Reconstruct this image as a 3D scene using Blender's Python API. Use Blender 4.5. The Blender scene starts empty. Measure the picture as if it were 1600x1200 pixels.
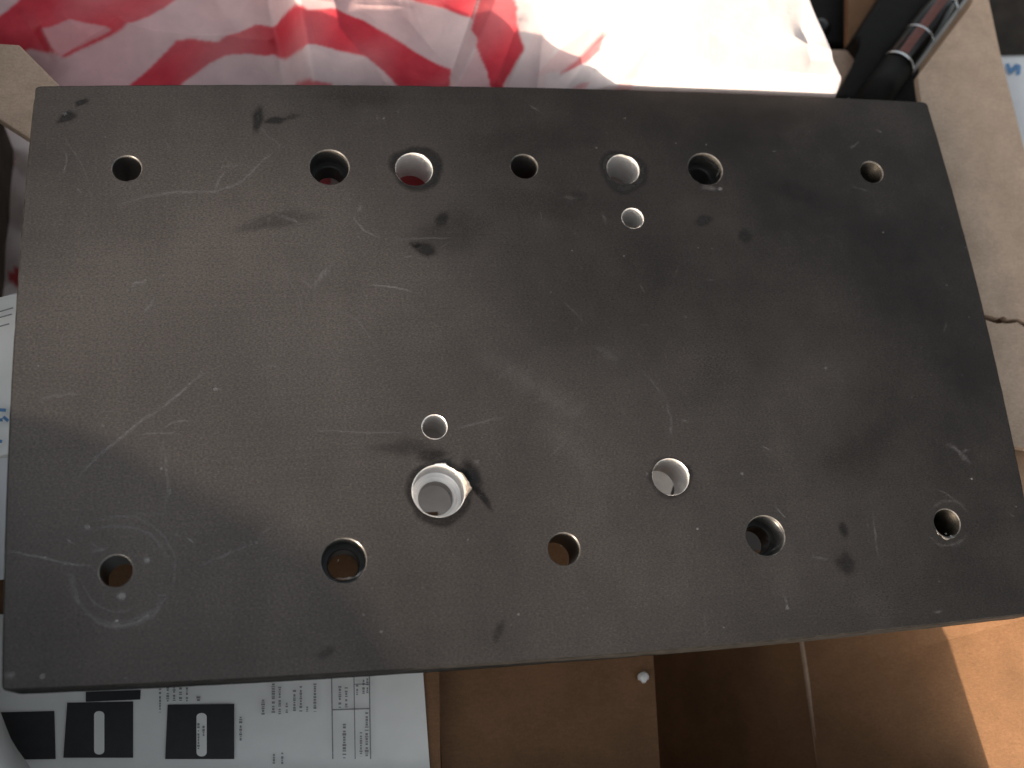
import bpy, bmesh, math, random
import numpy as np
from mathutils import Vector, Matrix, noise

SC = bpy.context.scene
COL = SC.collection
random.seed(7)
rng = np.random.default_rng(7)

# ------------------------------------------------------------------ camera
CAM = np.array([-0.06925634, -0.11452469, 0.30208914])
ROT = np.array([[0.98277275, -0.08721479, 0.16294573],
                [-0.0296002, -0.94454966, -0.32703163],
                [0.18243234, 0.31657455, -0.93085928]])
FPX = 1700.0
cam = bpy.data.cameras.new('camera')
cam.sensor_width = 36.0
cam.lens = 36.0 * FPX / 1600.0
cam.clip_start = 0.01
cam.clip_end = 50.0
cam.dof.use_dof = True
cam.dof.focus_distance = 0.33
cam.dof.aperture_fstop = 9.0
camo = bpy.data.objects.new('camera', cam)
m = Matrix.Identity(4)
for i in range(3):
    m[i][0] = ROT[0][i]
    m[i][1] = -ROT[1][i]
    m[i][2] = -ROT[2][i]
    m[i][3] = CAM[i]
camo.matrix_world = m
COL.objects.link(camo)
SC.camera = camo

# ------------------------------------------------------------------ light
SUN_EL = math.radians(7.6)
SUN_DIR = np.array([-0.75, -0.66, 0.0])
SUN_DIR /= np.linalg.norm(SUN_DIR)
TO_SUN = Vector((SUN_DIR[0]*math.cos(SUN_EL), SUN_DIR[1]*math.cos(SUN_EL), math.sin(SUN_EL)))
world = bpy.data.worlds.new('World')
SC.world = world
world.use_nodes = True
wn = world.node_tree
sky = wn.nodes.new('ShaderNodeTexSky')
sky.sky_type = 'NISHITA'
sky.sun_disc = False
sky.sun_elevation = SUN_EL
sky.sun_rotation = math.atan2(TO_SUN.x, TO_SUN.y)
sky.air_density = 1.0
sky.dust_density = 4.0
sky.ozone_density = 0.6
bg = wn.nodes['Background']
bg.inputs['Strength'].default_value = 0.15
hs = wn.nodes.new('ShaderNodeHueSaturation')
hs.inputs['Saturation'].default_value = 0.32
wn.links.new(sky.outputs['Color'], hs.inputs['Color'])
wn.links.new(hs.outputs['Color'], bg.inputs['Color'])
sun = bpy.data.lights.new('sun', 'SUN')
sun.energy = 3.9
sun.angle = math.radians(0.8)
sun.color = (1.0, 0.80, 0.60)
suno = bpy.data.objects.new('sun', sun)
suno.rotation_euler = TO_SUN.to_track_quat('Z', 'Y').to_euler()
COL.objects.link(suno)
SC.view_settings.view_transform = 'Standard'
SC.view_settings.look = 'None'
SC.view_settings.gamma = 1.0
SC.view_settings.exposure = 1.35

# ------------------------------------------------------------------ helpers
def at(px, py, z=0.0):
    """point of the place seen at photograph pixel (px, py) at height z"""
    d = np.array([(px-800.0)/FPX, (py-600.0)/FPX, 1.0]) @ ROT
    s = (z-CAM[2])/d[2]
    return CAM + d*s

def link(o):
    COL.objects.link(o)
    return o

def tag(o, label=None, cat=None, group=None, kind=None):
    if label: o['label'] = label
    if cat: o['category'] = cat
    if group: o['group'] = group
    if kind: o['kind'] = kind
    return o

def empty(name, loc=(0, 0, 0)):
    o = bpy.data.objects.new(name, None)
    o.empty_display_size = 0.01
    o.location = loc
    return link(o)

def mesh_obj(name, verts, faces, mat, parent=None, smooth=False):
    me = bpy.data.meshes.new(name)
    me.from_pydata([tuple(map(float, v)) for v in verts], [], faces)
    me.update()
    if mat is not None: me.materials.append(mat)
    if smooth:
        me.polygons.foreach_set('use_smooth', [True]*len(me.polygons))
    o = bpy.data.objects.new(name, me)
    link(o)
    if parent is not None:
        o.parent = parent
        o.location = -Vector(parent.location)
    return o

def bm_obj(name, bm, mat, parent=None, smooth=False):
    me = bpy.data.meshes.new(name)
    bm.normal_update()
    bm.to_mesh(me)
    bm.free()
    for mm in (mat if isinstance(mat, (list, tuple)) else [mat]):
        me.materials.append(mm)
    if smooth:
        me.polygons.foreach_set('use_smooth', [True]*len(me.polygons))
    o = bpy.data.objects.new(name, me)
    link(o)
    if parent is not None:
        o.parent = parent
        o.location = -Vector(parent.location)
    return o

def slab(name, pts, thick, mat, parent=None, down=True, bevel=0.0004):
    """flat sheet with the given outline (3-D points, roughly planar) and a real thickness"""
    P = [Vector(p) for p in pts]
    n = Vector((0, 0, 0))
    for i in range(len(P)):
        n += (P[i]-P[0]).cross(P[(i+1) % len(P)]-P[0])
    n.normalize()
    if n.z < 0:
        P.reverse(); n = -n
    bm = bmesh.new()
    top = [bm.verts.new(p) for p in P]
    low = [bm.verts.new(p-n*thick) for p in P]
    ft = bm.faces.new(top)
    bm.faces.new(list(reversed(low)))
    k = len(P)
    for i in range(k):
        bm.faces.new([top[(i+1) % k], top[i], low[i], low[(i+1) % k]])
    if bevel:
        bmesh.ops.bevel(bm, geom=[e for e in bm.edges if ft in e.link_faces], offset=bevel, segments=2, profile=0.5, affect='EDGES')
    bmesh.ops.triangulate(bm, faces=[f for f in bm.faces if len(f.verts) > 4])
    return bm_obj(name, bm, mat, parent)

# ------------------------------------------------------------------ materials
def new_mat(name):
    mt = bpy.data.materials.new(name)
    mt.use_nodes = True
    nt = mt.node_tree
    return mt, nt, nt.nodes['Principled BSDF'], nt.nodes['Material Output']

def nd(nt, typ, **kw):
    n = nt.nodes.new(typ)
    for k, v in kw.items():
        if k in n.inputs: n.inputs[k].default_value = v
        else: setattr(n, k, v)
    return n

def coord(nt, scale=(1, 1, 1), rot=(0, 0, 0)):
    tc = nd(nt, 'ShaderNodeTexCoord')
    mp = nd(nt, 'ShaderNodeMapping')
    mp.inputs['Scale'].default_value = scale
    mp.inputs['Rotation'].default_value = rot
    nt.links.new(tc.outputs['Object'], mp.inputs['Vector'])
    return mp.outputs['Vector']

def noise_n(nt, vec, scale, detail=4, rough=0.6):
    n = nd(nt, 'ShaderNodeTexNoise')
    n.inputs['Scale'].default_value = scale
    n.inputs['Detail'].default_value = detail
    n.inputs['Roughness'].default_value = rough
    nt.links.new(vec, n.inputs['Vector'])
    return n.outputs['Fac']

def ramp(nt, fac, stops):
    r = nd(nt, 'ShaderNodeValToRGB')
    e = r.color_ramp.elements
    while len(e) < len(stops): e.new(0.5)
    for i, (p, c) in enumerate(stops):
        e[i].position = p
        e[i].color = (*c, 1) if len(c) == 3 else c
    nt.links.new(fac, r.inputs['Fac'])
    return r.outputs['Color']

def mixc(nt, fac, a, b, blend='MIX'):
    mx = nd(nt, 'ShaderNodeMix', data_type='RGBA', blend_type=blend)
    for s, v in ((mx.inputs[0], fac), (mx.inputs[6], a), (mx.inputs[7], b)):
        if hasattr(v, 'is_linked') or hasattr(v, 'links'): nt.links.new(v, s)
        elif isinstance(v, (int, float)): s.default_value = v
        else: s.default_value = (*v, 1)
    return mx.outputs[2]

def bump(nt, bs, h, strength, dist):
    b = nd(nt, 'ShaderNodeBump')
    b.inputs['Strength'].default_value = strength
    b.inputs['Distance'].default_value = dist
    nt.links.new(h, b.inputs['Height'])
    nt.links.new(b.outputs['Normal'], bs.inputs['Normal'])

def mat_plate():
    mt, nt, bs, out = new_mat('black_anodised')
    v = coord(nt)
    big = noise_n(nt, v, 9, 5, 0.55)
    grain = noise_n(nt, coord(nt, (1300, 3300, 900)), 1.0, 2, 0.65)
    fine = noise_n(nt, v, 1500, 2, 0.7)
    streak = noise_n(nt, coord(nt, (60, 14, 9)), 1.0, 7, 0.7)
    lines = noise_n(nt, coord(nt, (9, 900, 9)), 1.0, 3, 0.7)
    c = ramp(nt, big, [(0.3, (0.044, 0.043, 0.043)), (0.7, (0.062, 0.059, 0.057))])
    c = mixc(nt, 0.85, c, ramp(nt, grain, [(0.25, (0.26,)*3), (0.75, (0.74,)*3)]), 'OVERLAY')
    c = mixc(nt, 0.7, c, ramp(nt, fine, [(0.3, (0.33, 0.35, 0.39)), (0.7, (0.66, 0.62, 0.59))]), 'OVERLAY')
    c = mixc(nt, 0.5, c, ramp(nt, streak, [(0.3, (0.42,)*3), (0.7, (0.56,)*3)]), 'OVERLAY')
    c = mixc(nt, 0.22, c, ramp(nt, lines, [(0.3, (0.40,)*3), (0.7, (0.60,)*3)]), 'OVERLAY')
    # reflected sheen painted into the colour over left and lower middle, dusty and uneven
    def sheen_spot(cx, cy, r, w):
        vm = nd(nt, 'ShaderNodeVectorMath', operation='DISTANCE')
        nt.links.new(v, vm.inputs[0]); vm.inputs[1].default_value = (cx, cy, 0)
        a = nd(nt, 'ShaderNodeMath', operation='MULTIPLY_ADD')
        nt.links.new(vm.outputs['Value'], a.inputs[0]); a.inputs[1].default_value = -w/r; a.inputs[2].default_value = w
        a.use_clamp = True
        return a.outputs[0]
    b1, b2 = sheen_spot(-0.100, -0.010, 0.145, 1.0), sheen_spot(-0.005, -0.075, 0.16, 0.52)
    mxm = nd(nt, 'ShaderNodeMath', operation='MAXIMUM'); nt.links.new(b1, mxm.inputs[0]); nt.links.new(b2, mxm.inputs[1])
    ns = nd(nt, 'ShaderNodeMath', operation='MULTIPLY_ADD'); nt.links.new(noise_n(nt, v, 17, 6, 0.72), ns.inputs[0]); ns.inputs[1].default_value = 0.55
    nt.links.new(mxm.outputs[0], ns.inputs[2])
    sheen_dust = ramp(nt, ns.outputs[0], [(0.22, (0, 0, 0)), (1.0, (1, 1, 1))])
    c = mixc(nt, sheen_dust, mixc(nt, 1.0, c, (0.225, 0.225, 0.23), 'MULTIPLY'), mixc(nt, 1.0, c, (1.34, 1.28, 1.24), 'MULTIPLY'))
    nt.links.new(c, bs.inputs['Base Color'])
    rr = ramp(nt, streak, [(0.3, (0.42,)*3), (0.75, (0.56,)*3)])
    nt.links.new(rr, bs.inputs['Roughness'])
    bs.inputs['Specular IOR Level'].default_value = 0.16
    bump(nt, bs, grain, 0.05, 0.0001)
    return mt

def mat_plain(name, col, rough=0.5, metal=0.0, var=0.25, nscale=300, spec=0.5, bmp=0.0):
    mt, nt, bs, out = new_mat(name)
    n = noise_n(nt, coord(nt), nscale, 4, 0.6)
    a = tuple(x*(1-var) for x in col); b = tuple(min(1, x*(1+var)) for x in col)
    nt.links.new(ramp(nt, n, [(0.3, a), (0.7, b)]), bs.inputs['Base Color'])
    bs.inputs['Roughness'].default_value = rough
    bs.inputs['Metallic'].default_value = metal
    bs.inputs['Specular IOR Level'].default_value = spec
    if bmp: bump(nt, bs, n, bmp, 0.0005)
    return mt

def mat_card(name, col, flute=(0, 1, 0)):
    mt, nt, bs, out = new_mat(name)
    v = coord(nt)
    f1 = noise_n(nt, v, 55, 6, 0.65)
    f2 = noise_n(nt, v, 1300, 3, 0.7)
    f3 = noise_n(nt, coord(nt, (350, 1800, 600)), 1.0, 3, 0.6)
    lo = tuple(x*0.83 for x in col); hi = tuple(x*1.13 for x in col)
    c = ramp(nt, f1, [(0.3, lo), (0.7, hi)])
    c = mixc(nt, 0.5, c, ramp(nt, f2, [(0.3, (0.38,)*3), (0.7, (0.62,)*3)]), 'OVERLAY')
    c = mixc(nt, 0.35, c, ramp(nt, f3, [(0.3, (0.40,)*3), (0.7, (0.60,)*3)]), 'OVERLAY')
    nt.links.new(c, bs.inputs['Base Color'])
    bs.inputs['Roughness'].default_value = 0.75
    bs.inputs['Specular IOR Level'].default_value = 0.25
    wv = nd(nt, 'ShaderNodeTexWave', wave_type='BANDS', bands_direction='Y' if flute[1] else 'X')
    wv.inputs['Scale'].default_value = 42
    wv.inputs['Distortion'].default_value = 0.6
    nt.links.new(v, wv.inputs['Vector'])
    ad = nd(nt, 'ShaderNodeMath', operation='ADD')
    nt.links.new(wv.outputs['Fac'], ad.inputs[0]); nt.links.new(f2, ad.inputs[1])
    bump(nt, bs, ad.outputs[0], 0.22, 0.0006)
    return mt

def mat_mark(name, col, rough, nscale, lo, hi):
    """worn mark: shown through the vertex weight 'mark', broken up by noise"""
    mt, nt, bs, out = new_mat(name)
    at_ = nd(nt, 'ShaderNodeAttribute', attribute_name='mark')
    n = noise_n(nt, coord(nt), nscale, 4, 0.7)
    r = ramp(nt, n, [(lo, (0, 0, 0)), (hi, (1, 1, 1))])
    mu = nd(nt, 'ShaderNodeMath', operation='MULTIPLY')
    nt.links.new(at_.outputs['Fac'], mu.inputs[0]); nt.links.new(r, mu.inputs[1])
    bs.inputs['Base Color'].default_value = (*col, 1)
    bs.inputs['Roughness'].default_value = rough
    tr = nd(nt, 'ShaderNodeBsdfTransparent')
    mx = nd(nt, 'ShaderNodeMixShader')
    nt.links.new(mu.outputs[0], mx.inputs[0])
    nt.links.new(tr.outputs[0], mx.inputs[1]); nt.links.new(bs.outputs[0], mx.inputs[2])
    nt.links.new(mx.outputs[0], out.inputs['Surface'])
    return mt

def mat_bag():
    mt, nt, bs, out = new_mat('striped_plastic')
    at_ = nd(nt, 'ShaderNodeAttribute', attribute_name='print')
    v = coord(nt)
    n = noise_n(nt, v, 120, 4, 0.6)
    white = ramp(nt, n, [(0.3, (0.72, 0.70, 0.71)), (0.7, (0.82, 0.80, 0.80))])
    red = ramp(nt, n, [(0.3, (0.58, 0.030, 0.055)), (0.7, (0.70, 0.050, 0.075))])
    c = mixc(nt, at_.outputs['Fac'], white, red)
    nt.links.new(c, bs.inputs['Base Color'])
    bs.inputs['Roughness'].default_value = 0.38
    bs.inputs['Specular IOR Level'].default_value = 0.35
    cr = noise_n(nt, coord(nt, (1, 1, 1)), 260, 5, 0.65)
    bump(nt, bs, cr, 0.25, 0.0008)
    tl = nd(nt, 'ShaderNodeBsdfTranslucent')
    nt.links.new(c, tl.inputs['Color'])
    mx = nd(nt, 'ShaderNodeMixShader')
    mx.inputs[0].default_value = 0.35
    nt.links.new(bs.outputs[0], mx.inputs[1]); nt.links.new(tl.outputs[0], mx.inputs[2])
    nt.links.new(mx.outputs[0], out.inputs['Surface'])
    return mt

def mat_alu():
    mt, nt, bs, out = new_mat('bare_aluminium')
    n = noise_n(nt, coord(nt, (120, 120, 3200)), 1.0, 3, 0.7)
    n2 = noise_n(nt, coord(nt), 420, 4, 0.7)
    c = ramp(nt, n, [(0.3, (0.66, 0.65, 0.64)), (0.7, (0.90, 0.89, 0.88))])
    c = mixc(nt, 0.5, c, ramp(nt, n2, [(0.3, (0.40, 0.39, 0.38)), (0.7, (0.62, 0.62, 0.62))]), 'OVERLAY')
    nt.links.new(c, bs.inputs['Base Color'])
    bs.inputs['Metallic'].default_value = 0.6
    bs.inputs['Roughness'].default_value = 0.36
    bump(nt, bs, n, 0.35, 0.0003)
    return mt

def mat_glossblack():
    mt, nt, bs, out = new_mat('gloss_black')
    n = noise_n(nt, coord(nt), 200, 3)
    nt.links.new(ramp(nt, n, [(0.3, (0.006,)*3), (0.7, (0.012,)*3)]), bs.inputs['Base Color'])
    bs.inputs['Roughness'].default_value = 0.08
    return mt

M = dict(
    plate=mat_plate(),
    bore=mat_plain('dark_bore', (0.028, 0.027, 0.025), 0.38, 0.0, 0.3, 600),
    alu=mat_alu(),
    edge=mat_plain('dark_edge', (0.014, 0.0135, 0.013), 0.7, 0.0, 0.5, 250, 0.12),
    brass=mat_plain('worn_thread', (0.060, 0.048, 0.034), 0.34, 0.7, 0.4, 700),
    rim=mat_plain('worn_rim', (0.10, 0.095, 0.09), 0.35, 0.4, 0.5, 400),
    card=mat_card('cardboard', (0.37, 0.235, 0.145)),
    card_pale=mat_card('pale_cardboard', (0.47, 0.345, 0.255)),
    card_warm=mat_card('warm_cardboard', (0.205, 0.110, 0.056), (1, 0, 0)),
    paper=mat_plain('white_paper', (0.80, 0.80, 0.77), 0.6, 0, 0.05, 60, 0.3),
    ink=mat_plain('black_ink', (0.012, 0.012, 0.013), 0.5, 0, 0.3, 400),
    greyink=mat_plain('grey_ink', (0.24, 0.24, 0.245), 0.6, 0, 0.3, 1500),
    blue=mat_plain('blue_ink', (0.09, 0.22, 0.42), 0.5, 0, 0.2, 500),
    poly=mat_plain('white_parcel_film', (0.74, 0.75, 0.76), 0.35, 0, 0.04, 90, 0.4, 0.2),
    greypoly=mat_plain('grey_film', (0.50, 0.51, 0.51), 0.45, 0, 0.06, 90, 0.4, 0.2),
    black=mat_plain('black_plastic', (0.010, 0.009, 0.008), 0.6, 0, 0.3, 300, 0.15),
    gloss=mat_glossblack(),
    chrome=mat_plain('chrome', (0.85, 0.86, 0.88), 0.12, 1.0, 0.03, 300),
    red_reflection=mat_plain('painted_red_reflection', (0.13, 0.030, 0.016), 0.2, 0, 0.25, 500),  # colour of the reddish reflection painted along the tube
    chip=mat_plain('torn_aluminium_glint', (0.72, 0.55, 0.42), 0.3, 0.9, 0.35, 900),  # torn metal with the sun's orange glint put into its colour
    gapdark=mat_plain('dark_gap_fill', (0.042, 0.033, 0.026), 0.8, 0, 0.35, 120, 0.2),  # dark fill for the shaded gap and the added end block
    foam=mat_plain('white_foam', (0.8, 0.8, 0.8), 0.8, 0, 0.05, 900),
    floor=mat_plain('dark_floor', (0.06, 0.05, 0.045), 0.7, 0, 0.3, 12),
    bag=mat_bag(),
    scratch=mat_mark('pale_scratch', (0.30, 0.30, 0.31), 0.55, 700, 0.28, 0.80),
    stain=mat_mark('oily_stain', (0.007, 0.005, 0.004), 0.42, 420, 0.08, 0.52),
    haze=mat_mark('pale_haze', (0.20, 0.195, 0.19), 0.6, 200, 0.2, 0.9),
)

# ------------------------------------------------------------------ setting
bm = bmesh.new()
bmesh.ops.create_grid(bm, x_segments=8, y_segments=8, size=9.0)
fl = bm_obj('floor', bm, M['floor'])
fl.location = (0, 0, -0.25)
tag(fl, kind='structure')

# ------------------------------------------------------------------ metal plate
T = 0.0145
plate = empty('metal_plate', (0, 0, -T))
tag(plate, 'scratched black anodised metal plate with drilled holes lying across the boxes', 'metal plate')

SIDE = dict(
    top=[(55, 134), (220, 131.5), (400, 131), (700, 133), (800, 134.5), (1000, 141), (1300, 151), (1450, 158.5)],
    right=[(1450, 158.5), (1488, 300), (1541, 498), (1590, 708), (1600, 767), (1634, 958)],
    bottom=[(1634, 958), (1600, 962), (1486, 973), (1250, 995), (850, 1033), (662, 1046), (350, 1066), (109, 1074), (2, 1079)],
    left=[(2, 1079), (6, 880), (13, 690), (17, 575), (24, 475), (31, 410), (38, 300), (47, 200), (55, 134)])
def side_curve(key, axis):
    P = np.array([at(*p)[:2] for p in SIDE[key]])
    u, w = (P[:, 0], P[:, 1]) if axis == 0 else (P[:, 1], P[:, 0])
    return np.polyfit(u, w, 2)
ct, cb = side_curve('top', 0), side_curve('bottom', 0)
cl, cr = side_curve('left', 1), side_curve('right', 1)
def corner(cx, cy):
    x, y = 0.0, 0.0
    for _ in range(30):
        y = np.polyval(cy, x); x = np.polyval(cx, y)
    return np.array([x, y])
TL, TR, BR, BL = corner(cl, ct), corner(cr, ct), corner(cr, cb), corner(cl, cb)
def outline(n=70, r=0.0016):
    segs = []
    for a, b, c, ax in ((TL, TR, ct, 0), (TR, BR, cr, 1), (BR, BL, cb, 0), (BL, TL, cl, 1)):
        L = np.linalg.norm(b-a); f = r/L
        pts = []
        for i in range(n+1):
            t = f+(1-2*f)*i/n
            p = a+(b-a)*t
            p = np.array([p[0], np.polyval(c, p[0])]) if ax == 0 else np.array([np.polyval(c, p[1]), p[1]])
            pts.append(p)
        segs.append(pts)
    out = []
    cs = (TR, BR, BL, TL)
    for k in range(4):
        out += segs[k]
        a, b, c = segs[k][-1], segs[(k+1) % 4][0], cs[k]
        for s in (0.25, 0.5, 0.75):
            out.append((1-s)**2*a+2*s*(1-s)*c+s*s*b)
    return out                      # clockwise seen from above
OUT = outline()

def mm(*a): return [x*0.001 for x in a]
HOLES = []      # (name, x, y, profile [(r,z,mat)...], label)
def xy(px, py): return at(px, py)[:2]
def plain(d, thread=False, mat=0, ch=0.3):
    r = d/2
    pr = [(r+ch, 0), (r, -ch)]
    if thread:
        z = -0.7
        while z > -12.9:
            pr += [(r+0.34, z-0.40), (r-0.16, z-1.0)]
            z -= 1.25
    pr += [(r, -14.2), (r+0.3, -14.5)]
    return pr
def cbore(D, d, dep):
    return [(D/2+0.3, 0), (D/2, -0.3), (D/2, -dep*0.5), (D/2-0.08, -dep*0.5-0.15), (D/2, -dep), (d/2+0.35, -dep), (d/2, -dep-0.35), (d/2, -14.2), (d/2+0.3, -14.5)]
def thr_cbore(D, d, dep):
    pr = [(D/2+0.3, 0), (D/2, -0.3)]
    z = -0.9
    while z > -dep+1.0:
        pr += [(D/2+0.22, z-0.3), (D/2-0.12, z-0.75)]
        z -= 1.0
    return pr+[(D/2, -dep), (d/2+0.35, -dep), (d/2, -dep-0.35), (d/2, -14.2), (d/2+0.3, -14.5)]
H = [('drilled_hole', (198, 263), plain(8.4), 0), ('counterbored_hole', (514.5, 261), cbore(12.0, 8.4, 7), 0),
     ('bare_hole', (647, 264.5), plain(11.6, ch=0.15), 1), ('drilled_hole', (819, 260), plain(8.6), 0),
     ('bare_hole', (973.5, 264.5), plain(10.8, ch=0.15), 1), ('counterbored_hole', (1102, 264), cbore(11.6, 8.4, 7), 0),
     ('threaded_hole', (1362, 269), plain(8.0, True), 0),
     ('drilled_hole', (181, 892), plain(8.5), 0), ('counterbored_hole', (537, 876), cbore(12.2, 8.6, 7), 0),
     ('drilled_hole', (881, 858), plain(9.2), 0), ('counterbored_hole', (1196, 837), thr_cbore(11.8, 8.4, 7), 0),
     ('threaded_hole', (1480, 817), plain(8.4, True), 0),
     ('bare_hole', (988.5, 341), plain(7.1, ch=0.15), 1), ('bare_hole', (679, 667), plain(7.2, ch=0.2), 1),
     ('bare_countersunk_hole', (685.5, 767), [(7.75, 0), (7.5, -0.25), (7.45, -7.2), (7.3, -7.6), (5.15, -9.3), (5.1, -9.6), (5.1, -14.2), (5.3, -14.5)], 1),
     ('bare_hole', (1048, 745), plain(11.1, ch=0.15), 1)]
NS = 56
bm = bmesh.new()
CH = 0.0007
def ring_verts(pts, z): return [bm.verts.new((p[0], p[1], z)) for p in pts]
def inset(pts, d):
    n = len(pts); o = []
    for i in range(n):
        t = pts[(i+1) % n]-pts[i-1]
        t = t/np.linalg.norm(t)
        o.append(pts[i]+np.array([t[1], -t[0]])*d)   # clockwise outline: inward is to the right
    return o
CH = 0.0005
r0 = ring_verts(inset(OUT, CH), 0.0)
OUT = [np.array(p)+0.00007*np.array([noise.noise((p[0]*700, p[1]*700, 1)), noise.noise((p[0]*700, p[1]*700, 7))])+0.00012*min(0, noise.noise((p[0]*160, p[1]*160, 3))+0.25)*np.array([np.sign(p[0])*(abs(p[0]) > 0.14), np.sign(p[1])*(abs(p[1]) > 0.085)])*4 for p in OUT]
r1 = ring_verts(OUT, -CH)
r2 = ring_verts(OUT, -T+CH)
r3 = ring_verts(inset(OUT, CH), -T)
def bridge(a, b):
    k = len(a)
    for i in range(k):
        bm.faces.new([a[i], a[(i+1) % k], b[(i+1) % k], b[i]])
bridge(r0, r1); bridge(r1, r2); bridge(r2, r3)
def loop_edges(r):
    return [bm.edges.get((r[i], r[(i+1) % len(r)])) or bm.edges.new((r[i], r[(i+1) % len(r)])) for i in range(len(r))]
te, be = loop_edges(r0), loop_edges(r3)
for name, px, pr, mi in H:
    c = xy(*px)
    a = [c+np.array([math.cos(2*math.pi*i/NS), math.sin(2*math.pi*i/NS)])*pr[0][0]*0.001 for i in range(NS)]
    b = [c+np.array([math.cos(2*math.pi*i/NS), math.sin(2*math.pi*i/NS)])*pr[-1][0]*0.001 for i in range(NS)]
    te += loop_edges(ring_verts(a, 0.0))
    be += loop_edges(ring_verts(b, -T))
bmesh.ops.triangle_fill(bm, use_beauty=True, use_dissolve=False, edges=te, normal=(0, 0, 1))
bmesh.ops.triangle_fill(bm, use_beauty=True, use_dissolve=False, edges=be, normal=(0, 0, -1))
bmesh.ops.recalc_face_normals(bm, faces=bm.faces[:])
for f in bm.faces:
    if abs(f.normal.z) < 0.9: f.material_index = 1
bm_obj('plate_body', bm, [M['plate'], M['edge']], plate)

for name, px, pr, mi in H:
    c = xy(*px)
    bm = bmesh.new()
    prev = None
    for k, (r, z) in enumerate(pr):
        cur = []
        for i in range(NS):
            a = 2*math.pi*i/NS
            rr = r*0.001
            if mi and k in (1,):      # ragged hand-drilled lip
                rr += 0.00012*noise.noise((c[0]*900+math.cos(a)*2, c[1]*900+math.sin(a)*2, 1.7))
            cur.append(bm.verts.new((c[0]+rr*math.cos(a), c[1]+rr*math.sin(a), z*0.001)))
        if prev:
            for i in range(NS):
                f = bm.faces.new([prev[i], cur[i], cur[(i+1) % NS], prev[(i+1) % NS]])
                f.material_index = 1 if (k == 1 and not mi) else 0
                f.smooth = True
        prev = cur
    bmesh.ops.recalc_face_normals(bm, faces=bm.faces[:])
    # the lining looks inward
    for f in bm.faces:
        d = f.calc_center_median()-Vector((c[0], c[1], f.calc_center_median().z))
        if f.normal.dot(d) > 0 and abs(f.normal.z) < 0.9: f.normal_flip()
    o = bm_obj(name, bm, [M['alu'] if mi else (M['brass'] if name == 'threaded_hole' else M['bore']), M['rim']], plate)
    try:
        o.data.set_sharp_from_angle(angle=math.radians(28))
    except Exception:
        pass
    if mi: o['label'] = 'bare shiny aluminium hole'

# raised burr and turned chip on the lip of the big bare hole
def burr(px, py, size, n, mat, zr=0.0012):
    c = xy(px, py)
    V, F = [], []
    for i in range(n):
        p = c+rng.normal(0, size*0.4, 2)
        b = len(V)
        a = rng.uniform(0, 6.28)
        for j in range(3):
            q = p+np.array([math.cos(a+j*2.1), math.sin(a+j*2.1)])*size*rng.uniform(0.25, 0.6)
            V.append((q[0], q[1], 0.00005+zr*rng.uniform(0, 1)*(j == 1)))
        V.append((p[0], p[1], 0.00004))
        F += [(b, b+1, b+3), (b+1, b+2, b+3), (b+2, b, b+3)]
    return mesh_obj('metal_burr', V, F, mat, plate)
def lip(px, py, r, a0, a1, w, h, mat, n=30):
    c = xy(px, py)
    V, F = [], []
    for i in range(n+1):
        a = math.radians(a0+(a1-a0)*i/n)
        e = math.sin(math.pi*i/n)
        k = max(0.15, 0.8+0.7*noise.noise((i*0.16, px, 0.3))+0.12*noise.noise((i*0.7, px, 5.3)))*e
        for q, z in ((r, 0.00002), (r+w*k*0.45, h*k), (r+w*k, 0.00003+0.2*h*k), (r+w*k*1.08, 0.00001)):
            V.append((c[0]+q*math.cos(a), c[1]+q*math.sin(a), z))
    for i in range(n):
        for j in range(3):
            F.append((4*i+j, 4*i+j+1, 4*i+j+5, 4*i+j+4))
    return mesh_obj('metal_burr', V, F, mat, plate)
lip(685.5, 767, 0.0077, -22, 48, 0.0019, 0.0007, M['chip'])
lip(685.5, 767, 0.0076, 60, 100, 0.0009, 0.0005, M['alu'])
lip(1048, 745, 0.0056, -10, 35, 0.0004, 0.0003, M['alu'])
lip(1480, 817, 0.0045, 200, 300, 0.0008, 0.0004, M['rim'])

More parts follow.
